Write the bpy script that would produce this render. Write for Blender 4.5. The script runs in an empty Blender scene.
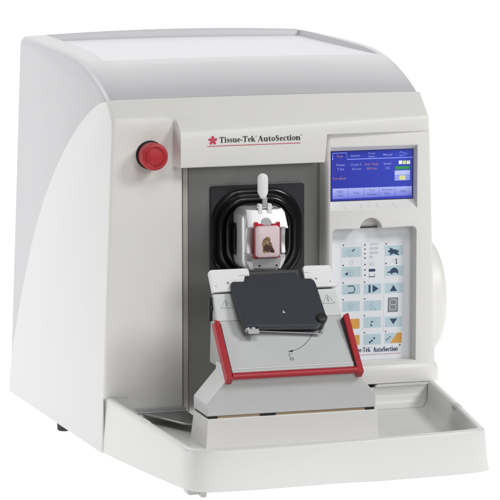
import bpy, bmesh, math, random
from mathutils import Vector
random.seed(4)
S = 0.001                       # all sizes below are millimetres
scene = bpy.context.scene
COL = scene.collection

# ------------------------------------------------------------------ materials
def mat(name, color, rough=0.45, metal=0.0, spec=0.5, bump=0.0, bscale=900, bevel=0.0,
        emit=0.0, coat=0.0, contrast=False, var=0.0, vscale=30, stretch=None, sss=0.0):
    m = bpy.data.materials.new(name); m.use_nodes = True
    nt = m.node_tree; N = nt.nodes; L = nt.links
    b = N['Principled BSDF']
    b.inputs['Base Color'].default_value = (*color, 1)
    b.inputs['Roughness'].default_value = rough
    b.inputs['Metallic'].default_value = metal
    b.inputs['Specular IOR Level'].default_value = spec
    b.inputs['Coat Weight'].default_value = coat
    if sss:
        b.inputs['Subsurface Weight'].default_value = sss
        b.inputs['Subsurface Radius'].default_value = (.004, .003, .003)
    if emit:
        b.inputs['Emission Color'].default_value = (*color, 1)
        b.inputs['Emission Strength'].default_value = emit
    nrm = None
    if bevel:
        bv = N.new('ShaderNodeBevel'); bv.samples = 4
        bv.inputs['Radius'].default_value = bevel * S
        nrm = bv.outputs['Normal']
    if bump or var:
        tc = N.new('ShaderNodeTexCoord')
        src = tc.outputs['Object']
        if stretch:
            mp = N.new('ShaderNodeMapping'); mp.inputs['Scale'].default_value = stretch
            L.new(src, mp.inputs['Vector']); src = mp.outputs['Vector']
        if bump:
            nz = N.new('ShaderNodeTexNoise'); nz.inputs['Scale'].default_value = bscale
            nz.inputs['Detail'].default_value = 3
            L.new(src, nz.inputs['Vector'])
            bp = N.new('ShaderNodeBump'); bp.inputs['Strength'].default_value = bump
            bp.inputs['Distance'].default_value = 0.0006
            L.new(nz.outputs['Fac'], bp.inputs['Height'])
            if nrm: L.new(nrm, bp.inputs['Normal'])
            nrm = bp.outputs['Normal']
        if var:
            n2 = N.new('ShaderNodeTexNoise'); n2.inputs['Scale'].default_value = vscale
            n2.inputs['Detail'].default_value = 5
            L.new(src, n2.inputs['Vector'])
            mx = N.new('ShaderNodeMix'); mx.data_type = 'RGBA'
            mx.inputs[6].default_value = (*[c * (1 - var) for c in color], 1)
            mx.inputs[7].default_value = (*[min(1, c * (1 + var)) for c in color], 1)
            
            fac = n2.outputs['Fac']
            if contrast:
                mr = N.new('ShaderNodeMapRange'); mr.inputs['From Min'].default_value = .40; mr.inputs['From Max'].default_value = .62
                L.new(fac, mr.inputs['Value']); fac = mr.outputs['Result']
            L.new(fac, mx.inputs[0]); L.new(mx.outputs[2], b.inputs['Base Color'])
    if nrm: L.new(nrm, b.inputs['Normal'])
    return m

M = {}
M['white'] = mat('warm_white_plastic', (.775, .768, .74), .42, bump=.10, bscale=1100, bevel=1.6, var=.012, vscale=14)
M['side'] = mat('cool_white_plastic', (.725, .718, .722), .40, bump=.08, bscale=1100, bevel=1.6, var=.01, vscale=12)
M['tray'] = mat('tray_white_plastic', (.70, .70, .69), .36, bump=.05, bscale=900, bevel=1.2, var=.012, vscale=14)
M['grey'] = mat('silver_grey_paint', (.52, .52, .535), .36, metal=.05, bump=.06, bscale=1300, bevel=2.0, var=.012, vscale=20)
M['recess'] = mat('pale_recess_paint', (.66, .66, .685), .40, bump=.05, bscale=1300, var=.01, vscale=20)
M['gap'] = mat('joint_grey', (.30, .29, .275), .8)
M['footp'] = mat('tray_foot_plastic', (.50, .50, .49), .45, bevel=.8)
M['holder3'] = mat('upright_shaded_grey', (.42, .425, .42), .42, metal=.1, bump=.1, bscale=1200, bevel=.9)  # holder grey darkened, cavity shadow put into the colour
M['seam'] = mat('seam_dark', (.10, .095, .09), .8)
M['steel'] = mat('brushed_steel', (.44, .437, .43), .33, metal=1, bump=.14, bscale=1500, stretch=(1, 1, .02), var=.07, vscale=320)
M['steel2'] = mat('bright_steel', (.55, .55, .56), .28, metal=1, bump=.05, bscale=300, var=.08, vscale=60, bevel=.5)
M['alu'] = mat('satin_aluminium', (.60, .60, .61), .40, metal=.75, bump=.04, bscale=700, bevel=.9, var=.05, vscale=80)
M['alu2'] = mat('dull_steel', (.30, .30, .30), .45, metal=.8, bevel=.4)
M['trim'] = mat('trim_steel', (.56, .53, .50), .45, metal=.5)
M['holder'] = mat('anodised_grey', (.68, .695, .69), .36, metal=.2, bump=.10, bscale=1200, bevel=.9, var=.02, vscale=40)
M['holder2'] = mat('anodised_grey_shaded', (.63, .643, .638), .40, metal=.1, bump=.10, bscale=1200, bevel=.9, var=.02, vscale=40)  # darker copy of the plate grey, shade of the steeper face painted in
M['whitemetal'] = mat('white_enamel', (.80, .80, .80), .30, bevel=.8)
M['cover'] = mat('charcoal_plastic', (.030, .033, .045), .46, bump=.12, bscale=1400, bevel=1.2, var=.08, vscale=40)
M['black'] = mat('black_plastic', (.012, .012, .013), .5, bevel=.5)
M['rubber'] = mat('bellows_rubber', (.004, .004, .005), .20, bump=.06, bscale=500, var=.2, vscale=50)
M['flange'] = mat('bellows_flange', (.022, .022, .026), .45, bump=.05, bscale=900)
M['red'] = mat('red_guard_plastic', (.42, .018, .030), .36, bump=.06, bscale=1000, bevel=1.0, var=.06, vscale=40)
M['redbar'] = mat('red_guard_bar', (.42, .018, .030), .33)
M['redbtn'] = mat('red_button_plastic', (.46, .022, .030), .42, bump=.08, bscale=1000, bevel=1.2, var=.05, vscale=60)
M['redcass'] = mat('cassette_red', (.55, .010, .030), .32, bevel=.4)
M['wax'] = mat('paraffin_wax', (.74, .60, .63), .42, sss=.25, var=.05, vscale=160, bump=.08, bscale=500, bevel=1.0)
M['tissue'] = mat('embedded_tissue', (.26, .15, .07), .55, contrast=True, var=.55, vscale=420, bump=.3, bscale=600)
M['tissue2'] = mat('embedded_tissue_dark', (.075, .03, .02), .5, contrast=True, var=.6, vscale=500, bump=.3, bscale=600)
M['card'] = mat('card_white', (.82, .84, .88), .32)
M['keyblue'] = mat('key_pale_blue', (.52, .66, .72), .4)
M['keyline'] = mat('key_outline', (.62, .66, .72), .4)
M['navy'] = mat('print_navy', (.025, .06, .13), .5)
M['sgrey'] = mat('print_grey', (.30, .36, .42), .5)
M['orange'] = mat('key_orange', (.72, .36, .07), .45)
M['ink'] = mat('print_black', (.02, .02, .022), .5)
M['redink'] = mat('print_red', (.62, .035, .09), .5)
M['pinkink'] = mat('print_pink', (.62, .25, .28), .5)
M['seg'] = mat('segment_grey', (.22, .25, .28), .3)
M['seglit'] = mat('segment_pale', (.55, .57, .58), .3)
M['lcd'] = mat('lcd_blue', (.03, .04, .34), .18, emit=.55)
_nt = M['lcd'].node_tree; _tc = _nt.nodes.new('ShaderNodeTexCoord'); _sp = _nt.nodes.new('ShaderNodeSeparateXYZ'); _mr = _nt.nodes.new('ShaderNodeMapRange'); _mx = _nt.nodes.new('ShaderNodeMix'); _mx.data_type = 'RGBA'
_nt.links.new(_tc.outputs['Object'], _sp.inputs[0]); _nt.links.new(_sp.outputs['X'], _mr.inputs['Value'])
_mr.inputs['From Min'].default_value = .085; _mr.inputs['From Max'].default_value = .205
_mx.inputs[6].default_value = (.026, .033, .27, 1); _mx.inputs[7].default_value = (.038, .054, .37, 1)
_nt.links.new(_mr.outputs['Result'], _mx.inputs[0])
for _k in ('Base Color', 'Emission Color'): _nt.links.new(_mx.outputs[2], _nt.nodes['Principled BSDF'].inputs[_k])
M['lcd_edge'] = mat('lcd_edge', (.02, .02, .05), .3)
M['lcd_key'] = mat('lcd_lavender', (.22, .26, .62), .2, emit=.6)
M['lcd_key2'] = mat('lcd_pale', (.36, .40, .72), .2, emit=.6)
M['lcd_line'] = mat('lcd_line', (.26, .34, .86), .2, emit=.6)
M['lcd_text'] = mat('lcd_text', (.24, .27, .62), .2, emit=.5)
M['lcd_orange'] = mat('lcd_orange', (.36, .19, .14), .2, emit=.5)
M['lcd_dark'] = mat('lcd_darktext', (.06, .07, .26), .2, emit=.3)
M['lcd_green'] = mat('lcd_green', (.035, .22, .07), .2, emit=.6)
M['lcd_white'] = mat('lcd_white', (.72, .75, .78), .2, emit=.5)
M['lcd_lime'] = mat('lcd_lime', (.52, .55, .22), .2, emit=.5)
M['tick'] = mat('tick_print', (.55, .55, .54), .5)
M['tan'] = mat('shim_tan', (.42, .30, .19), .6)
M['strip'] = mat('seal_strip', (.42, .46, .48), .4)
M['foot'] = mat('rubber_foot', (.03, .032, .036), .6, bump=.1)

# floor: glow added so the sheet stays white without shadows
fm = bpy.data.materials.new('glowing_white_sheet'); fm.use_nodes = True
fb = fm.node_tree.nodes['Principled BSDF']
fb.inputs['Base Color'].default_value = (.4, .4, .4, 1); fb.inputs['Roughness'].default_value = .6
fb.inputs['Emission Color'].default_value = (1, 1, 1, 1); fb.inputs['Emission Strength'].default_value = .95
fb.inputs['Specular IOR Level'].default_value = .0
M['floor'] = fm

# ------------------------------------------------------------------ mesh builder
class MB:
    def __init__(self): self.v = []; self.f = []; self.mi = []; self.mats = []; self.eps = 0
    def mid(self, m):
        if m not in self.mats: self.mats.append(m)
        return self.mats.index(m)
    def vert(self, p): self.v.append(tuple(p)); return len(self.v) - 1
    def face(self, idx, m): self.f.append(list(idx)); self.mi.append(self.mid(m))
    def poly(self, pts, m): self.face([self.vert(p) for p in pts], m)
    def box(self, a, b, m):
        x0, y0, z0 = a; x1, y1, z1 = b
        P = [self.vert(p) for p in ((x0,y0,z0),(x1,y0,z0),(x1,y1,z0),(x0,y1,z0),(x0,y0,z1),(x1,y0,z1),(x1,y1,z1),(x0,y1,z1))]
        for q in ((0,3,2,1),(4,5,6,7),(0,1,5,4),(1,2,6,5),(2,3,7,6),(3,0,4,7)): self.face([P[i] for i in q], m)
    def loft(self, rings, m, closed=True, cap0=True, cap1=True):
        R = [[self.vert(p) for p in r] for r in rings]; n = len(R[0])
        for a, b in zip(R, R[1:]):
            for i in range(n if closed else n - 1):
                j = (i + 1) % n; self.face((a[i], a[j], b[j], b[i]), m)
        if cap0: self.face(list(reversed(R[0])), m)
        if cap1: self.face(R[-1], m)
        return R
    def prism_y(self, poly, y0, y1, m):      # polygon in (x,z)
        self.loft([[(x, y0, z) for x, z in poly], [(x, y1, z) for x, z in poly]], m)
    def prism_x(self, poly, xl, xr, m, st=(0, 1), crown=None):   # polygon in (y,z), sloping ends
        rings = []
        for t in st:
            r = []
            for y, z in poly:
                a = xl(y, z) if callable(xl) else xl; b = xr(y, z) if callable(xr) else xr
                x = a + (b - a) * t
                r.append((x, y, z + (crown(x, z) if crown else 0)))
            rings.append(r)
        self.loft(rings, m)
    def prism_z(self, poly, z0, z1, m):
        self.loft([[(x, y, z0) for x, y in poly], [(x, y, z1) for x, y in poly]], m)
    def tube(self, pts, r, m, n=12):
        rings = []
        pts = [Vector(p) for p in pts]
        for i, p in enumerate(pts):
            t = (pts[min(i+1, len(pts)-1)] - pts[max(i-1, 0)]).normalized()
            up = Vector((0, 0, 1)) if abs(t.z) < .9 else Vector((1, 0, 0))
            u = t.cross(up).normalized(); w = t.cross(u).normalized()
            rr = r[i] if isinstance(r, (list, tuple)) else r
            rings.append([p + u*rr*math.cos(a) + w*rr*math.sin(a) for a in [2*math.pi*k/n for k in range(n)]])
        self.loft(rings, m)
    def lathe(self, c, axis, prof, m, n=48):   # prof: (radius, along axis)
        ax = Vector(axis).normalized(); up = Vector((0, 0, 1)) if abs(ax.z) < .9 else Vector((1, 0, 0))
        u = ax.cross(up).normalized(); w = ax.cross(u).normalized(); c = Vector(c)
        self.loft([[c + ax*h + (u*math.cos(a) + w*math.sin(a))*max(r, .01) for a in [2*math.pi*k/n for k in range(n)]] for r, h in prof], m)
    # flat print on a plane given by origin o and axes u (right), v (up); each piece sits a hair above the last
    def flat(self, fr, pts, m, lift=None):
        o, u, v = fr; nrm = u.cross(v).normalized()
        self.eps += .004
        d = nrm * ((.08 if lift is None else lift) + self.eps)
        self.poly([o + u*a + v*b + d for a, b in pts], m)
    def flat_rect(self, fr, x0, y0, x1, y1, m, lift=None): self.flat(fr, [(x0,y0),(x1,y0),(x1,y1),(x0,y1)], m, lift)
    def flat_stroke(self, fr, pts, w, m, closed=False, lift=None):
        n = len(pts); L = []; R = []
        W = w if isinstance(w, (list, tuple)) else [w]*n
        for i in range(n):
            if closed: a = pts[(i-1) % n]; b = pts[(i+1) % n]
            else: a = pts[max(i-1, 0)]; b = pts[min(i+1, n-1)]
            dx, dy = b[0]-a[0], b[1]-a[1]; l = math.hypot(dx, dy) or 1
            nx, ny = -dy/l, dx/l
            L.append((pts[i][0]+nx*W[i]/2, pts[i][1]+ny*W[i]/2)); R.append((pts[i][0]-nx*W[i]/2, pts[i][1]-ny*W[i]/2))
        o, u, v = fr; nrm = u.cross(v).normalized(); self.eps += .004
        d = nrm * ((.08 if lift is None else lift) + self.eps)
        A = [self.vert(o+u*a+v*b+d) for a, b in L]; B = [self.vert(o+u*a+v*b+d) for a, b in R]
        for i in range(n if closed else n-1):
            j = (i+1) % n; self.face((B[i], B[j], A[j], A[i]), m)
    def flat_ring(self, fr, c, r, w, m, n=20): self.flat_stroke(fr, [(c[0]+r*math.cos(2*math.pi*k/n), c[1]+r*math.sin(2*math.pi*k/n)) for k in range(n)], w, m, True)
    def flat_disc(self, fr, c, r, m, n=16): self.flat(fr, [(c[0]+r*math.cos(2*math.pi*k/n), c[1]+r*math.sin(2*math.pi*k/n)) for k in range(n)], m)
    def flat_text(self, fr, txt, x, y, size, m, align='LEFT', sx=1.0, bold=0.0):
        cu = bpy.data.curves.new('t', 'FONT'); cu.body = txt; cu.size = size; cu.align_x = align; cu.offset = bold
        cu.resolution_u = 3
        ob = bpy.data.objects.new('t', cu); COL.objects.link(ob)
        dg = bpy.context.evaluated_depsgraph_get(); me = bpy.data.meshes.new_from_object(ob.evaluated_get(dg))
        o, u, v = fr; nrm = u.cross(v).normalized(); self.eps += .004
        base = len(self.v)
        for q in me.vertices: self.v.append(tuple(o + u*(x+q.co.x*sx) + v*(y+q.co.y) + nrm*(.08+self.eps)))
        for p in me.polygons: self.face([base+i for i in p.vertices], m)
        bpy.data.objects.remove(ob); bpy.data.curves.remove(cu); bpy.data.meshes.remove(me)
    def mesh(self, name, L=(0, 0, 0), fix=True, recalc=True):
        me = bpy.data.meshes.new(name)
        me.from_pydata([((x-L[0])*S, (y-L[1])*S, (z-L[2])*S) for x, y, z in self.v], [], self.f)
        for m in self.mats: me.materials.append(m)
        me.polygons.foreach_set('material_index', self.mi)
        bm = bmesh.new(); bm.from_mesh(me)
        if fix: 
            bmesh.ops.remove_doubles(bm, verts=bm.verts, dist=1e-7)
            if recalc: bmesh.ops.recalc_face_normals(bm, faces=bm.faces)
        bm.to_mesh(me); bm.free(); me.update()
        return me

def smooth(me, ang=35):
    me.polygons.foreach_set('use_smooth', [True]*len(me.polygons))
    me.set_sharp_from_angle(angle=math.radians(ang))

def thing(name, label, cat, loc):
    o = bpy.data.objects.new(name, None); COL.objects.link(o)
    o.location = [c*S for c in loc]; o.empty_display_size = .05
    o['label'] = label; o['category'] = cat
    return o
BASE = {}
def part(name, mb, parent, bevel=0, seg=3, ang=35, smo=35, label=None, fix=True, me=None):
    L = BASE[parent.name]
    me = me or mb.mesh(name, L, fix)
    o = bpy.data.objects.new(name, me); COL.objects.link(o); o.parent = parent
    if bevel:
        me.polygons.foreach_set('use_smooth', [True]*len(me.polygons))
        b = o.modifiers.new('Bevel', 'BEVEL'); b.width = bevel*S; b.segments = seg; b.limit_method = 'ANGLE'
        b.angle_limit = math.radians(ang); b.harden_normals = True
    else: smooth(me, smo)
    BASE[o.name] = L
    if label: o['label'] = label
    return o
def newthing(name, label, cat, loc):
    o = thing(name, label, cat, loc); BASE[o.name] = loc; return o
def boolean(A, cutters, name, L, op='DIFFERENCE'):
    a = bpy.data.objects.new('tmp', A.mesh('tmp', L)); COL.objects.link(a); tmp = [a]
    for c in cutters:
        b = bpy.data.objects.new('tmpc', c.mesh('tmpc', L)); COL.objects.link(b); tmp.append(b)
        md = a.modifiers.new('b', 'BOOLEAN'); md.object = b; md.operation = op; md.solver = 'EXACT'; md.material_mode = 'TRANSFER'
    dg = bpy.context.evaluated_depsgraph_get()
    me = bpy.data.meshes.new_from_object(a.evaluated_get(dg)); me.name = name
    for o in tmp: bpy.data.objects.remove(o)
    return me
def arc(cx, cy, r, a0, a1, n): return [(cx+r*math.cos(math.radians(a0+(a1-a0)*k/n)), cy+r*math.sin(math.radians(a0+(a1-a0)*k/n))) for k in range(n+1)]
def rrect(x0, y0, x1, y1, r, n=6):
    return arc(x1-r, y1-r, r, 0, 90, n) + arc(x0+r, y1-r, r, 90, 180, n) + arc(x0+r, y0+r, r, 180, 270, n) + arc(x1-r, y0+r, r, 270, 360, n)
def ragged(P, a=.35, k=3):
    rnd = random.Random(7)
    for _ in range(k):
        Q = []
        for i, p in enumerate(P):
            q = P[(i+1) % len(P)]; Q += [(p[0]*.75+q[0]*.25+rnd.uniform(-a, a), p[1]*.75+q[1]*.25+rnd.uniform(-a, a)), (p[0]*.25+q[0]*.75, p[1]*.25+q[1]*.75)]
        P = Q; a *= .5
    return P
def V(*a): return Vector(a)

# serif letters for the printed name (cap height 10)
def ser(mb, fr, text, x, y, size, m, sx=1.0):
    k = size/10.0
    def R(a, b, c, d): mb.flat_rect(fr, x+a*k*sx, y+b*k, x+c*k*sx, y+d*k, m)
    def ST(pts, w): mb.flat_stroke(fr, [(x+a*k*sx, y+b*k) for a, b in pts], [q*k for q in w] if isinstance(w, list) else w*k, m)
    for ch in text:
        w = 4
        if ch == 'T':
            R(0,9.1,8.6,10); R(3.2,.6,5.4,9.1); R(2.2,0,6.4,.6); R(0,7.2,.7,9.1); R(7.9,7.2,8.6,9.1); w = 9.0
        elif ch == 'i':
            R(.8,.6,2.8,6.2); R(.1,0,3.5,.6); R(.1,6.2,2.8,6.9); mb.flat_disc(fr, (x+1.8*k*sx, y+8.9*k), 1.15*k, m, 10); w = 4.0
        elif ch in 'sS':
            pts = [(4.5,5.0),(3.8,6.2),(2.5,6.5),(1.2,5.8),(1.3,4.5),(2.7,3.6),(4.2,2.5),(4.2,1.1),(2.9,.35),(1.5,.6),(.7,1.9)]
            wd = [.7,.7,.8,1.3,1.7,1.9,1.7,1.3,.8,.7,.7]
            if ch == 'S': pts = [(a*1.32, b*1.47) for a, b in pts]; wd = [q*1.2 for q in wd]; w = 7.2
            else: w = 5.3
            ST(pts, wd)
        elif ch == 'u':
            R(.8,1.5,2.8,6.2); R(.1,6.2,2.8,6.9); ST([(1.8,1.7),(2.4,.7),(3.6,.5),(5.0,1.6)], [1.8,1.3,1.0,.7]); R(4.9,.6,6.9,6.2); R(4.2,6.2,6.9,6.9); R(4.9,0,7.7,.6); w = 8.0
        elif ch == 'e':
            ST([(1.9,3.75),(4.3,3.75)], .65)
            ST([(5.1,3.6),(4.8,5.5),(3.4,6.5),(1.9,5.8),(1.2,3.5),(1.9,1.2),(3.4,.4),(5.3,1.6)], [1.5,1.3,.7,1.5,2.0,1.7,1.0,.6]); w = 6.0
        elif ch == 'c':
            ST([(4.9,4.9),(4.5,6.0),(3.3,6.5),(1.9,5.8),(1.2,3.5),(1.9,1.2),(3.4,.4),(5.2,1.6)], [1.6,1.2,.7,1.5,2.0,1.7,1.0,.6]); w = 5.8
        elif ch == '-': R(.4,2.6,3.4,4.0); w = 4.0
        elif ch == 'k':
            R(.8,.6,2.8,9.4); R(.1,0,3.5,.6); R(.1,9.4,2.8,10); ST([(2.6,2.7),(5.6,6.4)], .7); R(4.3,6.3,6.9,6.9); ST([(3.7,3.9),(6.3,.5)], 2.0); R(4.9,0,7.9,.55); w = 8.0
        elif ch == 'A':
            ST([(1.2,.5),(4.3,9.9)], .8); ST([(4.5,9.8),(7.5,.5)], 2.2); R(2.1,3.0,5.8,3.6); R(0,0,2.8,.55); R(5.7,0,9.4,.55); w = 9.5
        elif ch == 't':
            R(1.1,1.4,3.0,6.2); ST([(1.2,6.4),(2.9,8.8)], .7); R(.1,6.2,4.7,6.9); ST([(2.05,1.5),(2.6,.6),(3.7,.5),(4.8,1.3)], [1.9,1.3,.9,.6]); w = 5.0
        elif ch == 'o':
            P = [(3.3,6.5),(1.8,5.8),(1.2,3.45),(1.8,1.1),(3.3,.35),(4.8,1.1),(5.4,3.45),(4.8,5.8)]
            mb.flat_stroke(fr, [(x+a*k*sx, y+b*k) for a, b in P], [q*k for q in (.7,1.4,2.0,1.4,.7,1.4,2.0,1.4)], m, True); w = 6.6
        elif ch == 'n':
            R(.8,.6,2.8,6.2); R(.1,0,3.5,.6); R(.1,6.2,2.8,6.9); ST([(2.7,5.0),(3.6,6.1),(4.8,6.2),(5.8,5.2)], [.7,1.0,1.3,1.9]); R(4.9,.6,6.9,5.3); R(4.2,0,7.6,.6); w = 8.0
        elif ch == '®':
            mb.flat_ring(fr, (x+1.2*k*sx, y+9.1*k), .85*k, .45*k, m, 10); w = 2.8
        elif ch == ' ': w = 2.2
        x += w*k*sx
    return x

# ------------------------------------------------------------------ floor
fl = MB(); X0, X1 = -2600, 3200
sec = [(-760, 0), (1800, 0)] + [(1800+1200*math.sin(math.radians(a)), 1200-1200*math.cos(math.radians(a))) for a in range(10, 91, 10)] + [(3000, 3600)]  # sheet sweeps up behind as an added glowing backdrop
fl.loft([[(X0, y, z) for y, z in sec], [(X1, y, z) for y, z in sec]], M['floor'], closed=False, cap0=False, cap1=False)
fm_ = fl.mesh('floor', recalc=False); smooth(fm_, 40); fo = bpy.data.objects.new('floor', fm_); COL.objects.link(fo); fo['kind'] = 'structure'

# ================================================================== MICROTOME
MT = newthing('microtome', 'white and silver-grey laboratory microtome with blue screen, keypad panel and red stop button', 'microtome', (220, 220, 0))
LM = BASE['microtome']
XL = lambda y, z: -20*y/450 + .039*(z-12)
XR = lambda y, z: 440 - .02*(z-468) - 27*(max(0, y-200)/220)**2
def CR(x, z):
    u = min(1, abs((x-225)/213)); return 6.0*(1-u*u)*max(0, min(1, (z-430)/75))

# rear housing (silver-grey) : loft with rounded side edges, recess cut into the top
prof = [(29,12),(29,250),(29,462.6),(42,469.2),(60,477.2),(88.6,487.2),(115,495.2),(144.6,501.8),(175,506.4),(201,509.0),(250,511.3),(298,512.8),(370,514.8),(438,516.4),(447,515.6),(453,511.5),(456,503),(457,30),(450,12)]
def inset(poly, d):
    n = len(poly); out = []
    for i in range(n):
        a, b, c = Vector(poly[i-1]), Vector(poly[i]), Vector(poly[(i+1) % n])
        e1 = (b-a).normalized(); e2 = (c-b).normalized()
        n1 = Vector((e1.y, -e1.x)); n2 = Vector((e2.y, -e2.x)); nn = (n1+n2); 
        if nn.length < 1e-6: nn = n1
        nn = nn.normalized(); q = max(.5, nn.dot(n1))
        p = b + nn*(d/q); out.append((p.x, p.y))
    return out
hs = MB(); rings = []; rr = 9
sts = [('l', a) for a in (0, 22, 45, 67, 90)] + [('m', t) for t in [k/14 for k in range(1, 14)]] + [('r', a) for a in (90, 67, 45, 22, 0)]
for kind, a in sts:
    if kind == 'm': d, off = 0, None
    else: s = math.sin(math.radians(a)); d = rr*(1-s); off = rr*(1-math.cos(math.radians(a)))
    pp = inset(prof, d) if d > 1e-6 else prof
    r = []
    for y, z in pp:
        l, q = XL(y, z), XR(y, z)
        x = l+off if kind == 'l' else q-off if kind == 'r' else (l+rr) + (q-l-2*rr)*a
        r.append((x, y, z+CR(x, z)))
    rings.append(r)
hs.loft(rings, M['grey'])
ct = MB(); rings = []
for t in [k/12 for k in range(13)]:
    r = []
    for (y, z, xl, xr) in ((60,501.0,45,432),(429,508.6,34,402),(432.5,514,31,404),(434,560,28,408),(60,560,38,438)):
        x = xl+(xr-xl)*t; u = min(1, abs((x-225)/213)); r.append((x, y, z+3.2*(1-u*u)))
    rings.append(r)
ct.loft(rings, M['grey'])
_ri = ct.mid(M['recess'])
for k, f in enumerate(ct.f):
    ysf = [ct.v[i][1] for i in f]; zsf = [ct.v[i][2] for i in f]
    ct.mi[k] = _ri
me = boolean(hs, [ct], 'rear_housing', LM)
part('rear_housing', None, MT, me=me, smo=32, label='silver-grey painted rear housing with shallow recessed top')

# front cover: left side panel with curved edge, left column, hood and name block in one moulding
fc = MB(); W = M['white']
ysl = [r for r in (27, 0)]
def cl(x): return CR(x, 463)*.55
OFF = 1.4
def sx_(y, z): return XL(y, z) - OFF
col_x = [28, 45, 62, 80, 95.5]
hood_x = [99.5, 130, 165, 200, 240, 270, 295]
hood2_x = [298.5, 330, 365, 400, 430]
def xr_h(z): return 440.8
def mk(p): return fc.vert(p)
RC = [(27,463),(3,442.8),(.9,439.6),(0,434.5),(0,425.5),(0,422),(0,417.5),(0,381),(0,379),(0,12)]
def PX(x): return 21-(x-99)*.0395          # how far the hood stands forward, falling to the right
def hood_rows(x, low):
    p = PX(x); zc = 440-.84*p
    if low: return [(27,463),(3,442.8),(.2,440.4),(-.3*p,440-.25*p),(-.84*p,440-.70*p),(-.955*p,zc-1.2),(-.995*p,zc-6),(-p,381),(-p+1.2,378.9),(40,380)]
    return [(27,463),(3,442.8),(.2,440.4),(-.3*p,440-.25*p),(-.84*p,440-.70*p),(-.955*p,zc-1.2),(-.995*p,zc-6),(-p,416.2),(-p+1,414.8),(4,415.5)]
CW = [1,.55,.45,.3,.1,0,0,0,0,0]
def station(x, kind):
    c = cl(x)
    return [mk((x, y, z+c*w)) for (y, z), w in zip(RC if kind == 'c' else hood_rows(x, kind == 'l'), CW)]
NR = [Vector((.75,-.32)), Vector((.72,-.69)), Vector((.9,-.42))] + [Vector((1, 0))]*7       # inward normals of the column profile
RD = 5.0
def edge_station(th):            # rounded vertical corner between side panel and front
    d = RD*(1-math.sin(th)); o = RD*(1-math.cos(th)); r = []
    for (y, z), nr in zip(RC, NR):
        r.append(mk((sx_(y, z)+o, y+nr.x*d, z+nr.y*d)))
    return r
es = [edge_station(math.radians(a)) for a in (0, 18, 36, 54, 72, 90)]
SL = es[0]
cs = es + [station(x, 'c') for x in col_x]
ls = [station(x, 'l') for x in hood_x]; h2 = [station(x, 'h') for x in hood2_x]
for o in (4, 1.2, 0):            # right end of the hood, softly rounded
    d = {4: 0, 1.2: 1.2, 0: 4}[o]
    h2.append([mk((xr_h(z)-o, y+d*.8, z-d*.5*(1 if z > 425 else 0))) for y, z in hood_rows(440.8, False)])
NRW = len(RC)
for grp in (cs, ls, h2):
    for a, b in zip(grp, grp[1:]):
        for i in range(NRW-1): fc.face((a[i], a[i+1], b[i+1], b[i]), W)
a, b = cs[-1], ls[0]
for i in range(NRW-2): fc.face((a[i], a[i+1], b[i+1], b[i]), W)
a, b = ls[-1], h2[0]
for i in range(NRW-1): fc.face((a[i], a[i+1], b[i+1], b[i]), W)
# column inner edge and cavity return
i0 = mk((107, 0, 379)); i1 = mk((107, 0, 12)); i2 = mk((108.5, 24, 379)); i3 = mk((108.5, 24, 12))
fc.face((cs[-1][8], cs[-1][9], i1, i0), W); fc.face((i0, i1, i3, i2), W)
e = h2[-1]; fc.face(e + [mk((438, 30, 430)), mk((437, 40, 458))], W)
# side panel
arcp = [(31,462),(45,459.3),(60,455.6),(80,449.4),(98,442.6),(116,434.7),(136,425.2),(174,404.5),(211,380.5),(246,354.5),(278,326),(302,303.5),(323,279.4),(342,256),(359,230.4),(375,206),(390,179.8),(410,142.5),(429,102.9),(440,73),(449,42),(452,12)]
pts = [SL[0]] + [mk((sx_(y, z), y, z)) for y, z in arcp[1:]] + list(reversed(SL[1:]))
fc.face(pts, M['side'])
# turn the panel's arc edge in to the housing
inn = [mk((XL(y, z)+4, y, z-1)) for y, z in arcp]
for k in range(len(arcp)-1): fc.face((pts[k], pts[k+1], inn[k+1], inn[k]), M['side'])
part('front_cover', None, MT, me=fc.mesh('front_cover', LM, True, False), smo=38, label='off-white moulded front cover with the name block and curved side panel')

# name print
lg = MB(); fr = (V(0, -21-99*.0395-.1, 0), V(1, .0395, 0), V(0, 0, 1))
xe = ser(lg, fr, 'Tissue-Tek®', 151.5, 409.4, 7.4, M['ink'], sx=1.02)
W1 = xe
xe2 = ser(lg, fr, 'AutoSection®', 203.2, 409.2, 7.4, M['ink'], sx=1.10)
for k in range(5):
    a = math.radians(90+72*k); c, s = math.cos(a), math.sin(a)
    loc = [(0.5, -.25), (2.2, -1.35), (4.6, -1.75), (5.9, -1.0), (5.5, 0), (5.9, 1.0), (4.6, 1.75), (2.2, 1.35), (.5, .25)]
    lg.flat(fr, [(142.6+p*c-q*s, 412.8+p*s+q*c) for p, q in loc], M['redink'])
lg.flat_rect(fr, 135.2, 405.2, 261.6, 405.9, M['redink'])
part('name_print', lg, MT, fix=False)

# red mushroom stop button
sb = MB(); sb.lathe((65, 0, 394.7), (0, -1, 0), [(0,-1),(18.6,-1),(18.6,0),(18.6,1.6),(18.0,2.2),(0,2.2)], M['black'])
bt = part('stop_button', sb, MT, smo=40, label='red round mushroom stop button on a black collar')
sb = MB()
sb.lathe((65, 0, 394.7), (0, -1, 0), [(0,2.2),(16.2,2.2),(16.8,6),(17.4,13),(17.8,19),(17.6,22),(16.4,24),(14.6,24.9),(13.0,25),(12.6,24.3),(11.0,24.2),(10.6,24.8),(9,25.2),(0,25.4)], M['redbtn'], 64)
fr2 = (V(65.2, -25.3, 394.7), V(1, 0, 0), V(0, 0, 1))
for a0 in (20, 140, 260):
    p = arc(0, 0, 11.7, a0, a0+75, 8); sb.flat_stroke(fr2, p, [1.6]*8+[.3], M['red'])
part('button_cap', sb, bt, smo=30, fix=False)

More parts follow.
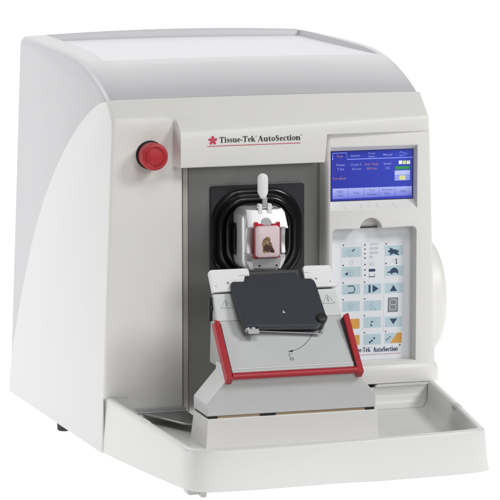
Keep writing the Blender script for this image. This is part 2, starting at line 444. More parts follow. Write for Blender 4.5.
# stainless rear plate of the cavity
sp = MB(); sp.box((108.6, 22, 50), (306, 25, 392), M['steel'])
part('steel_back_plate', sp, MT, smo=30)
sp = MB(); sp.box((112.0, 14, 50), (118.6, 21.9, 380), M['trim']); sp.box((118.9, 17, 50), (120.6, 21.8, 380), M['seam']); sp.box((108.7, 12, 50), (111.6, 21.8, 380), M['seam'])
part('cavity_trim', sp, MT, smo=30)

# control panel (display + keypad housing)
cp = MB()
pl = [(299.5, 30), (299.5, 3), (300.3, -1), (302, -4), (304, -5.6), (306, -6.0)]
def pr(z):
    return 442.4 + (417-z)*.034 if z > 113 else 452.8
ring = []
zs = [88, 108, 113, 150, 200, 265, 310, 360, 417.5]
for z in zs:
    xr = pr(z); ring.append([(x, y, z) for x, y in pl] + [(xr-5, -6, z), (xr-2, -5.2, z), (xr, -2, z), (xr, 40, z)])
cp.loft(ring, W)
dc = MB()      # display opening: bottom sill slopes forward
dc.loft([[(304.5, -8, 312.2), (424.8, -8, 312.2), (424.8, -8, 398.2), (304.5, -8, 398.2)], [(308.6, 4.5, 324.8), (423.0, 4.5, 324.8), (423.0, 4.5, 391.0), (308.6, 4.5, 391.0)], [(308.6, 9, 324.8), (423.0, 9, 324.8), (423.0, 9, 391.0), (308.6, 9, 391.0)]], W)
kc = MB()
op = [(308, 112), (424, 112)] + arc(418, 284, 6, 0, 90, 5) + arc(361, 288, 15.2, 5, 175, 14) + arc(314, 284, 6, 90, 180, 5)
kc.prism_y(op, -10, 13, W)
me = boolean(cp, [dc, kc], 'control_panel', LM)
cpn = part('control_panel', None, MT, me=me, smo=19)
sl_ = MB(); sl_.box((346.5, 10.5, 288.0), (375.5, 12.6, 289.6), M['seam']); part('notch_slot', sl_, cpn)
ld = MB()
ld.loft([[(299.5, 20, z), (301, -2+o, z), (305, -6.2+o, z), (452+e, -6.2+o, z), (455.5+e, -3+o, z), (456+e, 30, z)] for z, o, e in ((83.3, -2.5, .3), (91, -3, .4), (101, -2.8, .2), (105, -1.2, -1.2), (107.5, .3, -2.3))], W)
part('base_ledge', ld, MT, smo=50)
ld = MB(); ld.box((308, 3.5, 30), (451, 28, 110), M['seam']); part('gap_backing', ld, MT)  # dark block added so the gap under the ledge reads dark

# display
dp = MB(); dp.box((308.7, 5.2, 324.9), (422.9, 8.8, 390.9), M['lcd_edge'])
fr = (V(309.6, 5.1, 390.4), V(1, 0, 0), V(0, 0, 1))
def D(px, py): return ((px-331)*1.378 + (py-152)*.0101*1.0, -(py-152)*1.316 - (px-331)*.0458)
def C(cx, cy): return D(325+cx/5.32, 145+cy/5.32)       # reading scale of the display layout
dp.flat(fr, [(0.4, -64.6), (112.2, -64.6), (112.2, -.3), (.4, -.3)], M['lcd'], .02)
part_d = part('display_screen', dp, MT, fix=False, label='lit blue display screen with tabs and soft keys')
g = MB()
g.flat_stroke(fr, [C(36,80), C(40,80), C(41,46), C(113,43), C(117,78), C(466,66)], .75, M['lcd_line'])
g.flat_stroke(fr, [C(397,37), C(440,47), C(397,60)], .7, M['lcd_line'], True)
for t, x, y, m, s in (('Trim',77,68,'lcd_orange',4.0),('Section',160,64,'lcd_text',3.9),('Preset',247,50,'lcd_text',3.3),('Select',247,67,'lcd_text',3.3),('Manual',333,58,'lcd_text',3.9),
    ('Preset',82,113,'lcd_text',3.9),('7 Std',82,136,'lcd_text',3.9),('Count S',163,111,'lcd_text',3.9),('0.0 um',166,134,'lcd_text',3.9),('Trim Thick',245,109,'lcd_orange',3.8),('20.0 um',247,131,'lcd_orange',3.8),
    ('Speed',330,105,'lcd_text',3.9),('120',330,129,'lcd_text',3.9),('Trim Block',74,185,'lcd_orange',3.6)):
    u, v = C(x, y); g.flat_text(fr, t, u, v, s*1.12, M[m], 'CENTER', 1.02, .008)
for k, m in ((0,'lcd_white'),(1,'lcd_lime'),(2,'lcd_white')):
    x = 391+21.5*k; g.flat(fr, [C(x,103), C(x+18,102.4), C(x+18,84), C(x,84.6)], M[m])
g.flat_text(fr, 'C', *C(443, 99), 3.9, M['lcd_dark'], 'CENTER'); g.flat_text(fr, '+', *C(400, 99), 3.6, M['lcd_dark'], 'CENTER')
g.flat(fr, [C(372,131), C(452,129), C(452,113), C(372,115)], M['lcd_green'])
part('screen_print', g, part_d, fix=False)
g = MB(); g.flat(fr, [C(369,191), C(452,188), C(452,134), C(369,137)], M['lcd_key'])
g.flat(fr, [C(370,160), C(451,157), C(451,135), C(370,138)], M['lcd_key2'])
g.flat(fr, [C(394,187), C(427,186), C(427,164), C(394,165)], M['lcd_lime']); g.flat_stroke(fr, [C(402,165), C(402,157), C(419,156), C(419,164)], .6, M['lcd_lime'])
part('lock_key', g, part_d, fix=False)
SK = []
b0 = [38, 120.5, 205, 288, 371, 461]
for k, lines in enumerate((('Align/', 'Face'), ('Trim',), ('Trim', 'Thickness'), ('Protocol', 'Run'), ('Align',))):
    g = MB(); xa, xb = b0[k]+.6, b0[k+1]-.6
    y0 = lambda x: 289-(x-38)*.047; y1 = lambda x: 233-(x-38)*.031
    for q in range(10):      # stepped shading of the soft key, paler upward
        f0, f1 = q/10, (q+1)/10
        yy = lambda x, f: y0(x)+(y1(x)-y0(x))*f
        if k == 0: SK.append(mat('lcd_soft_key', (.13+.018*q, .15+.02*q, .50+.014*q), .2, emit=.62))
        g.flat(fr, [C(xa, yy(xa,f0)), C(xb, yy(xb,f0)), C(xb, yy(xb,f1)), C(xa, yy(xa,f1))], SK[q])
    xm = (xa+xb)/2
    for j, t in enumerate(lines):
        yc = (266 if len(lines) == 1 else 255+21*j) - (xm-38)*.04
        u, v = C(xm, yc); g.flat_text(fr, t, u, v, 4.1, M['lcd_dark'], 'CENTER', 1.0 if len(t) < 9 else .85, .004)
    part('soft_key', g, part_d, fix=False)
# printed ticks on the sill
g = MB()
d = V(0, 12.5, 12.6).normalized(); frs = (V(304.5, -6, 314.2), V(1, 0, 0), d)
for x in (21, 43.5, 66, 88.5): g.flat_stroke(frs, [(x, 10.5), (x+.4, 3.0), (x+4.2, 2.6)], .55, M['tick'])
g.flat_disc(frs, (54.5, 6.5), .8, M['tick'])
part('sill_ticks', g, cpn, fix=False)

# keypad card
kp = MB(); kp.box((306.5, 12.0, 112.3), (424.0, 14.0, 287.5), M['card'])
KP = part('keypad', kp, MT, smo=30, label='white membrane keypad with pale blue keys')
frk = (V(0, 12.0, 0), V(1, 0, 0), V(0, 0, 1))
def K(px, py): return (327.4+(px-342)*1.4033+(py-246)*.0105, 264.4-(py-246.6)*1.334-(px-342)*.0604)
def A(cx, cy): return K(335+cx/7.143, 238+cy/7.143)     # reading scales of the three keypad crops
def B(cx, cy): return K(335+cx/7.143, 278+cy/7.143)
def E_(cx, cy): return K(335+cx/6.25, 313+cy/6.25)
def key(F, x0, y0, x1, y1, draw=None, m='keyblue', dot=None):
    g = MB(); sl = (x1-x0)*.043
    g.flat(frk, [F(x0, y1), F(x1, y1-sl), F(x1, y0-sl), F(x0, y0)], M[m])
    if draw: draw(g)
    if dot: g.flat_disc(frk, F(*dot), 1.0, M['ink'], 8)
    part('key', g, KP, fix=False)
def cube(F, cx, cy, s, a):
    def f(g):
        P = [F(cx+s*math.cos(math.radians(90+60*k)), cy-s*math.sin(math.radians(90+60*k))) for k in range(6)]
        g.flat_stroke(frk, P, .45, M['sgrey'], True)
        c = F(cx, cy)
        for k in (1, 3, 5): g.flat_stroke(frk, [c, P[k]], .4, M['sgrey'])
        if a == 1: g.flat(frk, [F(cx+12,cy-16), F(cx+38,cy-34), F(cx+34,cy-20), F(cx+18,cy-12)], M['navy'])
        if a == 2: g.flat(frk, [F(cx-36,cy+6), F(cx-14,cy-8), F(cx-12,cy+10), F(cx-24,cy+16)], M['navy'])
        if a == 3: g.flat_stroke(frk, [F(cx-4,cy+10), F(cx+2,cy+26)], .5, M['sgrey'])
        if a == 4: g.flat_stroke(frk, [F(cx,cy-18), F(cx,cy-40)], .6, M['sgrey']); g.flat_disc(frk, F(cx+26,cy+14), 1.1, M['sgrey'], 8)
    return f
def blobs(F, cs):
    def f(g):
        for x, y, r in cs: g.flat_disc(frk, F(x, y), r, M['navy'], 10)
    return f
def rabbit(g):
    g.flat(frk, ragged([A(*p) for p in ((372,95),(381,86),(390,84),(384,70),(390,66),(397,76),(402,68),(407,70),(405,82),(418,79),(434,82),(444,90),(451,86),(454,93),(446,100),(443,109),(456,118),(449,124),(430,116),(416,111),(404,113),(390,125),(382,122),(394,110),(387,105),(377,102))], 0, 2), M['navy'])
def turtle(g):
    g.flat(frk, [A(368,246), A(376,238), A(386,238), A(392,226), A(404,214), A(422,210), A(436,216), A(446,230), A(448,242), A(446,254), A(438,254), A(434,246), A(408,248), A(404,256), A(394,256), A(392,248), A(378,249)], M['navy'])
key(A, 50, 68, 182, 140, cube(A, 104, 108, 24, 1), dot=(60, 53))
key(A, 50, 208, 182, 280, cube(A, 104, 250, 24, 2), dot=(58, 195))
key(A, 354, 56, 480, 128, rabbit, dot=(362, 41))
key(A, 354, 200, 480, 272, turtle, dot=(360, 181))
def uturn(g): g.flat_stroke(frk, [B(88,58), B(128,54), B(140,80), B(130,102), B(90,106)], 1.5, M['navy'])
def play(g):
    g.flat(frk, [B(236,104), B(250,103), B(250,47), B(236,48)], M['navy']); g.flat(frk, [B(264,102), B(308,74), B(264,46)], M['navy'])
key(B, 50, 46, 176, 118, uturn, dot=(56, 33))
key(B, 202, 42, 326, 114, play, dot=(208, 27))
key(B, 352, 38, 480, 108, lambda g: g.flat(frk, [B(386,94), B(438,92), B(412,46)], M['navy']))
key(B, 50, 166, 174, 238, cube(B, 110, 198, 19, 3), dot=(56, 153))
key(B, 202, 162, 326, 234, cube(B, 256, 208, 19, 4), dot=(208, 147))
key(E_, 66, 36, 150, 98, None, 'orange'); key(E_, 66, 138, 150, 200, None, 'orange')
key(E_, 176, 26, 282, 92, lambda g: (g.flat_ring(frk, E_(238,46), 2.0, .35, M['sgrey']), blobs(E_, ((226,54,1.3),(222,74,1.4)))(g)), dot=(180, 15))
key(E_, 308, 24, 414, 88, lambda g: g.flat(frk, [E_(336,34), E_(384,32), E_(360,70)], M['navy']))
key(E_, 174, 132, 282, 198, blobs(E_, ((214,181,1.5),(226,171,1.5),(240,156,1.5))), dot=(180, 121))
def half(g):
    g.flat(frk, [E_(340,188), E_(412,185), E_(412,121), E_(384,122)], M['orange']); blobs(E_, ((318,166,1.0),(328,158,1.0),(340,148,1.0)))(g)
key(E_, 306, 126, 412, 190, half, dot=(312, 114))
# seven-segment figure window
g = MB(); g.flat(frk, [B(370,243), B(444,240), B(446,137), B(374,139)], M['seg'])
for s in ([(392,154),(434,152)], [(389,190),(431,188)], [(385,226),(428,224)], [(390,158),(387,186)], [(434,156),(431,184)], [(387,194),(384,222)], [(431,192),(428,220)]): g.flat_stroke(frk, [B(*p) for p in s], 1.25, M['seglit'])
part('figure_display', g, KP, fix=False)
# printed legends, outlines and lamps
g = MB()
for i, t in enumerate(('13X13', '25X20', '30X25', '70')):
    u, v = A(242, 53+31*i); g.flat_text(frk, t, u, v, 4.6, M['sgrey'], 'LEFT', 1.0, .008)
for y in (50, 80, 111, 143, 188, 226, 264): g.flat_disc(frk, A(211, y), 1.05, M['ink'], 8)
g.flat_stroke(frk, [A(250,170), A(244,184), A(250,198)], .4, M['sgrey']); g.flat_stroke(frk, [A(266,170), A(272,184), A(266,198)], .4, M['sgrey']); g.flat_stroke(frk, [A(258,176), A(258,198)], .5, M['sgrey'])
g.flat(frk, [A(238,240), A(282,238), A(282,218), A(238,220)], M['navy']); g.flat_stroke(frk, [A(282,229), A(291,229)], .6, M['navy'])
g.flat_stroke(frk, [A(240,252), A(240,276), A(280,274), A(280,250)], .5, M['navy']); g.flat_stroke(frk, [A(238,276), A(282,274)], 1.1, M['navy'])
g.flat_stroke(frk, [A(104,172), A(112,160), A(124,164), A(126,180), A(116,190), A(106,186)], .3, M['sgrey'], True)
g.flat_stroke(frk, [A(432,148), A(434,184)], 1.2, M['navy']); g.flat(frk, [A(426,156), A(440,155), A(432,144)], M['navy']); g.flat(frk, [A(427,176), A(441,175), A(434,188)], M['navy'])
g.flat_stroke(frk, [A(404,160), A(412,150), A(420,160), A(414,174)], .3, M['sgrey'])
for bx in ((A(44,46), A(188,40), A(188,286), A(44,290)), (A(350,34), A(484,28), A(484,280), A(350,286)), (B(344,28), B(488,22), K(402.6,330), K(382.5,331))): g.flat_stroke(frk, list(bx), .3, M['keyline'], True)
g.flat_disc(frk, E_(400,198), 1.0, M['ink'], 8)
xx = ser(g, frk, 'Tissue-Tek®', 337, 122.9, 6.4, M['navy'], sx=.74)
ser(g, frk, 'AutoSection®', 371, 122.3, 6.4, M['navy'], sx=.76)
g.flat_rect(frk, 334, 118.9, 408.6, 119.4, M['pinkink'])
part('keypad_print', g, KP, fix=False)

# bellows
bl = MB()
pl = rrect(150.9, 232, 277.2, 349.6, 4)
bl.prism_y(pl, 17.5, 21.8, M['flange'])
BP = part('bellows_flange', bl, MT, smo=35)
bl = MB(); rings = []
steps = [(60.5,17.3),(61,15),(60,12.5),(56.5,11.5),(53.8,12.5),(52.6,12),(52.2,5),(51.6,1.5),(49.5,-.8),(46.5,-1),(45,.5),(44.2,-2),(43.8,-9),(42.5,-13),(39.5,-15),(37,-14),(35.5,-16),(35,-24),(33.5,-28),(30,-29)]
for r_, y in steps:
    t = (17.3-y)/46; cx = 212.5-10*t; cz = 284+2*t
    rings.append([(x, y, z) for x, z in rrect(cx-r_, cz-r_, cx+r_, cz+r_, r_*.72, 12)])
bl.loft(rings, M['rubber'], cap0=False)
part('bellows', bl, MT, smo=60, label='black rubber bellows of rounded square rings')

# specimen head
hd = MB(); rings = []
for d, y in ((6,-8),(0,-14),(0,-50),(1.2,-53.5),(4,-56)):
    rings.append([(x, y, z) for x, z in rrect(171.5+d, 248+d, 229-d, 327-d, 13-d*.6, 6)])
hd.loft(rings, M['alu'])
hd.box((186, -57.5, 250), (222, -56.2, 251.4), M['black'])
HD = part('specimen_head', hd, MT, smo=40, label='satin metal specimen head that grips the red cassette')
j = MB()
j.loft([[(174.0,-52,327.5),(223.6,-52,327.5),(226.2,-52,322.9),(228.7,-52,301.9),(221,-52,303.5),(182.3,-52,304.1),(174.8,-52,304.9)],
        [(175.0,-58,327.5),(222.8,-58,327.5),(226.0,-59,322.9),(228.7,-66,302.6),(221,-67,303.8),(182.3,-67,304.4),(174.8,-66,305.4)],
        [(183,-60,326.8),(217,-60,326.8),(219,-61,322),(221,-68,306),(217,-68.6,305),(187,-68.6,305),(182,-68,307)]], M['alu'])
part('upper_jaw', j, HD, smo=20)
j = MB()
j.loft([[(174.0,-52,272.4),(225.7,-52,268.9),(225.5,-52,262),(219.3,-52,250.8),(179.7,-52,251.9),(174,-52,262)],
        [(174.0,-64,272.4),(225.7,-64,268.9),(225.5,-63,262),(219.3,-63,250.8),(179.7,-63,251.9),(174,-63,262)],
        [(181,-66,270.5),(219,-66,268.5),(218.5,-66.8,262),(216,-67,252.5),(182.5,-67,253.5),(180.5,-66.8,262)]], M['alu'])
for x, z in ((190.3,256.3),(213,256.1)): j.lathe((x,-66.5,z), (0,-1,0), [(0,0),(1.3,0),(1.3,.8),(0,.8)], M['black'], 12)
part('lower_jaw', j, HD, smo=20)
for x0, x1 in ((174.5,182.5),(220.5,226.5)):
    j = MB(); r = []
    for k in range(9):
        z = 271+34*k/8; dy = 3*math.sin(math.pi*k/8)
        r.append([(x0,-52,z),(x0,-61+dy,z),(x0+1,-62+dy,z),(x1,-62+dy,z),(x1,-52,z)])
    j.loft(r, M['alu']); part('cheek', j, HD, smo=40)
# clamp screw dome above the cassette
j = MB(); j.lathe((199.5,-64.8,310.0), (0,-1,.25), [(0,0),(7.0,0),(7.0,1.8),(6.6,2.2),(0,2.2)], M['alu2'], 32); part('clamp_screw', j, HD, smo=20)
# lever
lv = MB()
for x0, x1 in ((190.5,195.4),(202.6,208.0)): lv.prism_y(rrect(x0, 322, x1, 334.6, 1.2, 3), -62, -55, M['whitemetal'])
lv.lathe((188.5,-58.5,329.5), (1,0,0), [(0,0),(1.8,0),(1.8,21.5),(0,21.5)], M['steel2'], 14)
lv.box((196.4,-61.5,331), (202.2,-57.5,343), M['alu'])
LV = part('clamp_lever', lv, MT, smo=30, label='clamp lever with a white paddle grip')
lv = MB(); pp = arc(196.5, 367.0, 6.4, 0, 180, 14) + [(190.1,351),(190.4,348.5),(193.6,342.4),(194.4,341.2),(198.8,341.2),(199.6,342.4),(202.7,348.5),(202.9,351)]
cx, cz = 196.5, 357
rings = []
for f, y in ((.82,-64.2),(.95,-63.4),(1,-62),(1,-58.5),(.95,-57),(.82,-56.4)): rings.append([(cx+(x-cx)*f, y, cz+(z-cz)*(1-(1-f)*.45)) for x, z in pp])
lv.loft(rings, M['whitemetal']); part('lever_grip', lv, LV, smo=50)

# pedestal
pd = MB(); pd.loft([[(80,-196,30),(308,-196,30),(308,-120,30),(80,-120,30)], [(83,-195,88.6),(305.4,-195,88.6),(304.5,-133,88.6),(84,-133,88.6)]], M['white'])
part('pedestal', pd, MT, bevel=1.5, seg=2)
# rubber feet
for x, y in ((1, 213), (40, 400), (420, 213), (420, 400)):
    ft = MB(); ft.lathe((x, y, 0), (0,0,1), [(0,0.3),(8,.3),(9.2,1.5),(10,13),(0,13)], M['foot'], 24); part('rubber_foot', ft, MT, smo=40)
# hand wheel cover on the right flank
hw = MB(); hw.lathe((456, 106, 181), (1,0,0), [(0,-20),(79,-20),(80,-10),(80,16),(79,21),(75.5,25),(70,26.5),(40,28),(0,28.5)], M['white'], 96)
part('hand_wheel', hw, MT, smo=40, label='large round off-white hand wheel on the right flank')

# ================================================================== WASTE TRAY
TR = newthing('waste_tray', 'white U-shaped plastic waste tray fitted round the front base of the microtome', 'tray', (215, -170, 12))
top = [(4.6,-1.6),(6.5,-60),(8.6,-120),(11.0,-185),(13.4,-245),(15.8,-300),(16.8,-318),(18.6,-330),(22.5,-339.5),(29,-346.5),(38,-350.8),(50,-353),(70,-354),(100,-354.2),(150,-352),(200,-348.5),(250,-344.5),(300,-340),(350,-334.8),(378,-330.4),(390,-327),(396.5,-323.8),(400.2,-319.5),(402,-313),(408,-278),(417,-225),(426,-170),(435,-114),(444,-56),(452.4,-1.6)]
n = len(top)
def nrmal(i):
    a = Vector(top[max(i-1,0)]); b = Vector(top[min(i+1,n-1)]); d_ = (b-a).normalized(); return Vector((-d_.y, d_.x))
def zb(i):
    x, y = top[i]
    base = 12.6 + 20.5*min(1, -y/325)**1.1
    return base if x < 200 else base - (x-200)*.008
def zt(i): return 83.6
prof_t = [(-3,'b',0),(-1.5,'b',.35),(0,'t',-5),(.5,'t',-2.4),(1.8,'t',-.7),(3.8,'t',0),(6.6,'t',0),(8.8,'t',-.8),(10.2,'t',-2.8),(10.8,'t',-6),(12.2,'f',10),(13.4,'f',5),(16,'f',1.6),(20,'f',.2),(24,'f',0)]
tb = MB(); rings = []
for off, ref, dz in prof_t:
    r = []
    for i in range(n):
        nn = nrmal(i)
        x, y = top[i]
        flare = 0
        lean = 0
        if ref == 'b':
            z = zb(i) + dz*(83.6-zb(i)); q = (off*1.9 if x > 200 else off*.1)
            if x < 20: lean = -3.8*(1+y/330)*(1-dz)
        elif ref == 't': z = zt(i)+dz; q = off
        else: z = 52+dz; q = off
        px_, py_ = x+nn.x*q+lean, y+nn.y*q
        if i in (0, n-1): py_ = -1.6
        r.append((px_, py_, z))
    rings.append(r)
R = tb.loft(rings, M['tray'], closed=False, cap0=False, cap1=False)
tb.face(R[-1], M['tray'])
# underside skin
ub = [tb.vert((x+nrmal(i).x*4, min(-1.6, y+nrmal(i).y*4), zb(i)+.5)) for i, (x, y) in enumerate(top)]
for i in range(n-1): tb.face((R[0][i], ub[i], ub[i+1], R[0][i+1]), M['tray'])
# rear wall with raised flanges at both ends
tb.prism_y([(8,40),(12,83.2),(31.5,82.8),(33.5,81.8),(39.5,69.5),(42,66),(46,64),(110,64),(110,40)], -9, -1.7, M['tray'])
tb.prism_y([(300,40),(300,64),(358,64),(362,67),(366.2,77.5),(368.4,81.4),(371,82.6),(446,82.8),(449.5,40)], -9, -1.7, M['tray'])
for xa, xb, zz in ((20,110,(62.5,61,59.5)),(300,446,(79,68,62))):
    rr_ = [[(x,-9.02,zz[0]),(x,-9.1,zz[1]),(x,-9.7,zz[2]),(x,-12,56.5),(x,-17,53.2),(x,-24,52.15)] for x in (xa, xb)]
    tb.loft(rr_, M['tray'], closed=False, cap0=False, cap1=False)
part('tray_basin', tb, TR, smo=40)
def grip(i0, t0, side):
    g = MB()
    for k in range(3):
        t = t0+k*.13
        a, b = Vector(top[i0]), Vector(top[i0+1]); p = a+(b-a)*t; d_ = (b-a).normalized(); nn = Vector((-d_.y, d_.x))
        w = 3.0
        secs = []
        for q, z in ((1.5,78),(.2,80.6),(.8,82.6),(2.4,84.2),(5,84.8),(8,84.2),(10.2,82.0),(10.9,79.5),(10,77)):
            c = p+nn*q
            secs.append([(c.x-d_.x*w, c.y-d_.y*w, z-1.2), (c.x-d_.x*w*.5, c.y-d_.y*w*.5, z), (c.x+d_.x*w*.5, c.y+d_.y*w*.5, z), (c.x+d_.x*w, c.y+d_.y*w, z-1.2)])
        g.loft(secs, M['tray'])
    part('rim_grip', g, TR, smo=60)
grip(2, .42, 'l'); grip(25, .78, 'r')
st = MB(); st.box((1.6,-1.45,13.2), (3.6,-.15,82.0), M['gap']); part('joint_gap', st, TR)
st = MB(); st.box((41,-8.8,64.2), (109,-1.8,66.8), M['strip']); part('seal_strip', st, TR, smo=30)
st = MB(); st.prism_z([(52,-9.5),(84,-88),(93,-95),(98,-97),(110,-97),(110,-9.5)], 61.0, 62.2, M['steel'])
st.tube([(52,-9.8,62.2),(84,-88.3,62.2),(93,-95.3,62.2),(98,-97.3,62.2),(110,-97.3,62.2)], 1.3, M['steel2'], 10)
part('chip_guard', st, TR, smo=40, label='dark steel sheet lying in the left rear corner of the tray')
ft = MB(); ft.loft([[(22,-318,33),(47,-318,33),(47,-296,33),(22,-296,33)], [(25,-317,23),(42,-317,23),(42,-298,23),(25,-298,23)]], M['footp'])
ft.loft([[(37,-324,33),(47,-324,33),(47,-308,33),(37,-308,33)], [(39.5,-321,20),(45.5,-321,20),(45.5,-311,20),(39.5,-311,20)]], M['footp'])
part('tray_foot', ft, TR, bevel=1, seg=2)

# ================================================================== BLADE HOLDER
BH = newthing('blade_holder', 'grey metal blade holder with charcoal cover and red U-shaped finger guard, below the cassette', 'blade holder', (195, -165, 90))
bs = MB()
for y0, y1 in ((-195,-135),):
    poly = [(83.2,91.6),(83.2,107.5),(84.4,109),(112,140.5),(112,150),(274.5,150),(274.5,140.5),(301.4,109.6),(302.4,108.4),(302.4,91.6)]
    bs.loft([[(x, y0, z) for x, z in poly], [(x, y1, z) for x, z in poly]], M['holder'])
part('base', bs, BH, bevel=1.3, seg=3)
for x0, x1 in ((85,97),(152,172),(289,301)):
    s = MB(); s.box((x0,-194.4,88.8), (x1,-136,91.4), M['black']); part('shim_pad', s, BH)
s = MB(); s.box((97.2,-193.2,88.9), (288.8,-138,91.3), M['tan']); part('shim_plate', s, BH)
# upright body
ub_ = MB(); side = [(-192,142),(-135,200),(-113,229),(-108,229),(-100,142)]
ub_.prism_x(side, 114.2, 274.6, M['holder3'])
part('upright', ub_, BH, bevel=1.2, seg=2)
# front plates
d1 = V(0, 60, 53).normalized(); n1 = V(0, -d1.z, d1.y)
d2 = V(0, 23, 31).normalized(); n2 = V(0, -d2.z, d2.y)
def slab(o, d_, nn, pts, t, m, mb=None, f=1.0):
    mb = mb or MB(); P = [o+V(x,0,0)+d_*v for x, v in pts]
    mb.loft([[p-nn*t for p in P], P], m); return mb
O1 = V(0,-196,147); O2 = V(0,-136,200)
lp = MB()
slab(O1, d1, n1, [(115.0,-2),(273.8,-2),(276.4,79.3),(114.0,79.3)], 5, M['holder'], lp)
LP = part('front_plate', lp, BH, bevel=.8, seg=2, label='sloping grey front plate printed with a curved arrow')
ff = (O1, V(1,0,0), d1)
g = MB(); pa = [(234.7,56.3),(231.5,51.5),(226.8,45.5),(222.8,40.8),(218.1,36.4),(213,32.6),(207.2,29.1),(201.5,27.3),(197.5,26.2)]
g.flat_stroke(ff, pa, .7, M['ink']); g.flat(ff, [(193.2,25.7),(199.8,28.6),(199.4,24.6)], M['ink'])
g.flat_ring(ff, (242.6,53.4), 2.6, .55, M['ink']); g.flat_disc(ff, (242.6,53.4), .9, M['ink'])
g.flat_stroke(ff, [(197.2,21.6),(194.4,22.6),(193.0,20.4),(194.2,17.6)], .6, M['ink']); g.flat_ring(ff, (195.5,14.2), 2.2, .55, M['ink']); g.flat_stroke(ff, [(193.5,14.2),(197.5,14.2)], .5, M['ink'])
part('arrow_print', g, LP, fix=False)
up = slab(O2, d2, n2, [(113.8,-.3),(276.6,-.3),(276.0,38.2),(115.0,38.2)], 5, M['holder2'])
UP = part('upper_plate', up, BH, bevel=.8, seg=2, label='steeper upper plate with two warning triangles')
fu = (O2, V(1,0,0), d2)
for tri in ([(129.3,28.8),(121.7,17.4),(138.2,17.4)], [(262.8,28.9),(255.5,17.0),(271.8,17.2)]):
    g = MB(); g.flat_stroke(fu, tri, .75, M['ink'], True); cx = (tri[0][0]*2+tri[1][0]+tri[2][0])/4
    g.flat_stroke(fu, [(cx+.5,26),(cx-.6,22.4),(cx+.7,22.2),(cx-.3,19.6)], .9, M['ink'])
    part('warning_triangle', g, UP, fix=False)
# white clamp plates
d3 = V(0, 12, 25).normalized(); n3 = V(0, -d3.z, d3.y); O3 = V(0,-113,231)
for pts, holes in (([(114.4,.4),(163.4,1.5),(164.2,26),(162.4,29),(160,29.6),(115.5,29.5),(113.2,28.6),(112.4,26)], ((134.9,11.6,1.7),(118.7,8.2,.9))),
                   ([(236.0,1.5),(277.0,.8),(276.5,9),(274.6,10),(273.6,15),(272.4,26),(270.5,29),(239.5,29.6),(237,28.8),(236,26)], ((250.9,11.9,1.4),(269.0,7.6,.9)))):
    c = slab(O3+n3*4.5, d3, n3, pts, 8, M['whitemetal'])
    f3 = (O3+n3*4.5, V(1,0,0), d3)
    for hx, hy, hr in holes: c.flat_disc(f3, (hx, hy), hr, M['seg'], 12)
    x0, x1 = (150, 163) if pts[0][0] < 200 else (236.5, 243)
    c.flat_rect(f3, x0, 20.2, x1, 20.8, M['seg'])
    part('clamp_plate', c, BH, smo=30)
s = MB(); s.prism_x([(-112,230),(-95,230),(-91,254),(-99,254)], 116, 272, M['black']); part('clamp_bed', s, BH)
# charcoal cover
d4 = V(0,60,56).normalized(); n4 = V(0,-d4.z,d4.y); O4 = V(0,-165,198)
cpts = [(141.2,-1),(142,-3),(144,-2.6),(146,-1.4),(232.4,-6.2),(238,-4),(246.5,3.5),(249.4,10.5),(247.9,60),(246.6,66),(243.2,69),(229.5,69.8),(227.2,71.5),(226.4,77.5),(223.6,80),(160,78.8),(157.4,77.4),(156.6,71),(154.5,68.9),(141,69.6),(138.2,67.8),(137.2,63.5)]
cv = slab(O4, d4, n4, cpts, 9, M['cover'])
CV = part('blade_cover', cv, BH, bevel=1.2, seg=3, label='charcoal hinged cover with stepped top edge')
fcv = (O4, V(1,0,0), d4); g = MB(); g.flat(fcv, [(193.6,16.0),(197.4,16.0),(195.4,20.4)], M['tick']); part('cover_mark', g, CV, fix=False)
kn = MB(); kc_ = O4+V(242.2,0,0)+d4*4.5
kn.lathe(kc_+n4*4, -n4, [(0,0),(5.2,0),(6.3,.5),(6.8,1.6),(6.8,5),(6.4,9),(5.9,14),(5.7,21),(0,21)], M['black'], 32)
part('cover_knob', kn, CV, smo=40)
# clamping lever blade below the cover and its pivot
lv = slab(O4-n4*11, d4, n4, [(161,-1.5),(240,-10.5),(241,-8.3),(236,1),(161,6)], 1.6, M['steel2']); part('clamp_bar', lv, BH, smo=30)
lv = MB(); pv = O4+V(148.8,0,0)+d4*(-1.5)-n4*6
for k, c in enumerate((-3.6, 3.6)): lv.lathe(pv+V(c,0,0), n4, [(0,-3),(3.4,-3),(3.6,2),(2.4,3.6),(0,4)], M['steel2'], 16)
lv.prism_x([(-170,187.5),(-163,188),(-161,193),(-166,193)], 144.5, 158.5, M['alu2'])
part('pivot_block', lv, BH, smo=40)
# side pivots (black) left of the upright
s = MB(); s.lathe((114.5,-112,213), (-1,0,0), [(0,0),(5,0),(5,3),(0,3)], M['black'], 20); s.box((110.5,-113,196),(114.1,-108,226), M['black']); part('hinge_bracket', s, BH)
# red guard
gd = MB(); da = V(0, 59, 62).normalized(); na = V(0, -da.z, da.y)
oa = V(0,-203,140)
gb = MB(); pc = oa+da*1.0+na*1.2
gb.lathe(pc+V(113.2,0,0), (1,0,0), [(0,0),(4.3,0),(4.3,161.6),(0,161.6)], M['redbar'], 40); GD = part('finger_guard', gb, BH, smo=40, label='red U-shaped finger guard')
for x0, x1 in ((105.6,113.4),(274.6,282.6)):
    gd = MB(); slab(oa+na*4, da, na, [(x0,-4),(x1,-4),(x1,82),(x0+.6 if x0 < 200 else x0,85.5),(x0,84)] if x0 < 200 else [(x0,-4),(x1,-4),(x1,84),(x1-.6,85.5),(x0,82)], 13, M['red'], gd)
    part('guard_arm', gd, GD, bevel=1.4, seg=3)
for x0, x1 in ((113.5,114.9),(273.2,274.5)):  # dark strips put along the inner edges of the arms
    s = MB(); slab(oa+na*1.0, da, na, [(x0,6),(x1,6),(x1,80),(x0,80)], 9, M['black'], s); part('arm_dark_strip', s, GD)
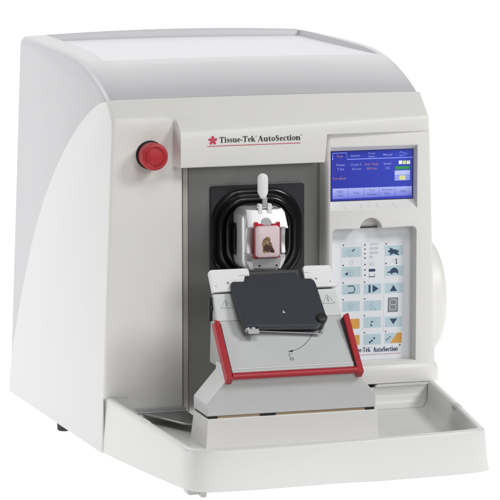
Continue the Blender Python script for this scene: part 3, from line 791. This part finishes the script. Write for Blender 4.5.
s = MB(); s.box((105.0,-151,198.6),(107.2,-147.4,202.6), M['steel2']); part('guard_screw', s, GD)

# ================================================================== CASSETTE
CS = newthing('tissue_cassette', 'red tissue cassette with pink wax block and brown tissue, gripped in the specimen head', 'cassette', (199, -70, 266))
c = MB(); c.prism_y([(182.2,266.7),(215.6,266.8),(215.8,312.2),(212,312.2),(211.5,310.2),(206,310.0),(205,308.2),(194,308.4),(193,310.2),(187,310.6),(186.5,312.8),(182.6,312.8)], -73, -67.5, M['redcass'])
part('cassette_frame', c, CS, bevel=.5, seg=2)
c = MB(); rings = []
for d_, y in ((0,-73),(0,-78),(.5,-79.4),(1.6,-80)): rings.append([(x, y, z) for x, z in rrect(182.9+d_, 268.2+d_, 213.4-d_, 308.2-d_, 4-d_*.5, 5)])
c.loft(rings, M['wax'], cap0=False); part('wax_block', c, CS, smo=50)
t = MB(); ft_ = (V(0,-80,0), V(1,0,0), V(0,0,1))
ol = [(190.6,290.5),(192.4,293.2),(193.6,292.6),(195,295.6),(197,294.4),(199,295.2),(200.6,292.4),(200.2,288.6),(202.4,286.5),(203.4,282),(205.6,278.2),(206.6,275),(203.6,273.6),(200.4,275.2),(197.6,273.6),(194,275.6),(192.4,273),(190.4,277.4),(190.8,281),(189.2,284.8),(190.2,287.6)]
t.flat(ft_, ragged(ol), M['tissue'], .1)
t.flat(ft_, ragged([(191.4,283),(195,285.6),(199,283.4),(202.6,282.2),(205.4,277.8),(206.2,275.4),(203.4,274.2),(199,276.4),(195,276),(192,277.4)], .5), M['tissue2'], .16)
t.flat(ft_, ragged([(193.6,288),(196,290.8),(199,289.4),(198.2,286.6),(195,286)], .5), mat('embedded_tissue_pale', (.36,.25,.14), .5, contrast=True, var=.6, vscale=900), .16)
t.flat(ft_, ragged([(200,277.6),(204,278.4),(205.6,275.6),(203,274.8),(200.6,275.8)], .4), mat('embedded_tissue_black', (.02,.012,.012), .5, var=.5, vscale=900), .2)
part('tissue', t, CS, fix=False)

# ------------------------------------------------------------------ camera
cam = bpy.data.cameras.new('Camera'); co = bpy.data.objects.new('Camera', cam); COL.objects.link(co)
cam.sensor_width = 36; cam.lens = 36*3100/500; cam.clip_start = .05; cam.clip_end = 300
co.location = (-.95978, -3.78700, .83762); co.rotation_euler = (math.radians(90-8.2), 0, math.radians(-17.0))
scene.camera = co

# ------------------------------------------------------------------ light
wd = bpy.data.worlds.new('World'); scene.world = wd; wd.use_nodes = True
bg = wd.node_tree.nodes['Background']; bg.inputs['Color'].default_value = (1, 1, 1, 1); bg.inputs['Strength'].default_value = .10
def area(name, loc, target, size, power, col=(1, 1, 1)):
    l = bpy.data.lights.new(name, 'AREA'); l.shape = 'RECTANGLE'; l.size, l.size_y = size; l.energy = power; l.color = col
    o = bpy.data.objects.new(name, l); COL.objects.link(o); o.location = loc
    o.rotation_euler = (Vector(target)-Vector(loc)).to_track_quat('-Z', 'Y').to_euler()
area('key_softbox', (1.9, -1.7, 2.0), (.2, -.05, .2), (.7, .7), 34)
area('upper_fill', (.3, -2.2, 2.9), (.2, 0, .2), (1.2, 1.2), 28)  # added fill from high in front, lifts cavity and hood
area('front_fill', (.9, -3.4, 1.4), (.2, 0, .2), (.8, .8), 17)  # added lower fill, brightens tray interior and holder base
area('left_strip_softbox', (-1.2, 1.25, 1.9), (0, .15, .46), (.6, 1.2), 15)
area('left_side_softbox', (-2.4, .5, .5), (0, .1, .2), (.6, .8), 12)
area('top_softbox', (.2, 2.2, 2.2), (.2, .25, .5), (3.2, 2.0), 20)
scene.view_settings.view_transform = 'Standard'; scene.view_settings.look = 'None'
scene.view_settings.exposure = 0; scene.view_settings.gamma = 1
scene.render.resolution_x = scene.render.resolution_y = 1024
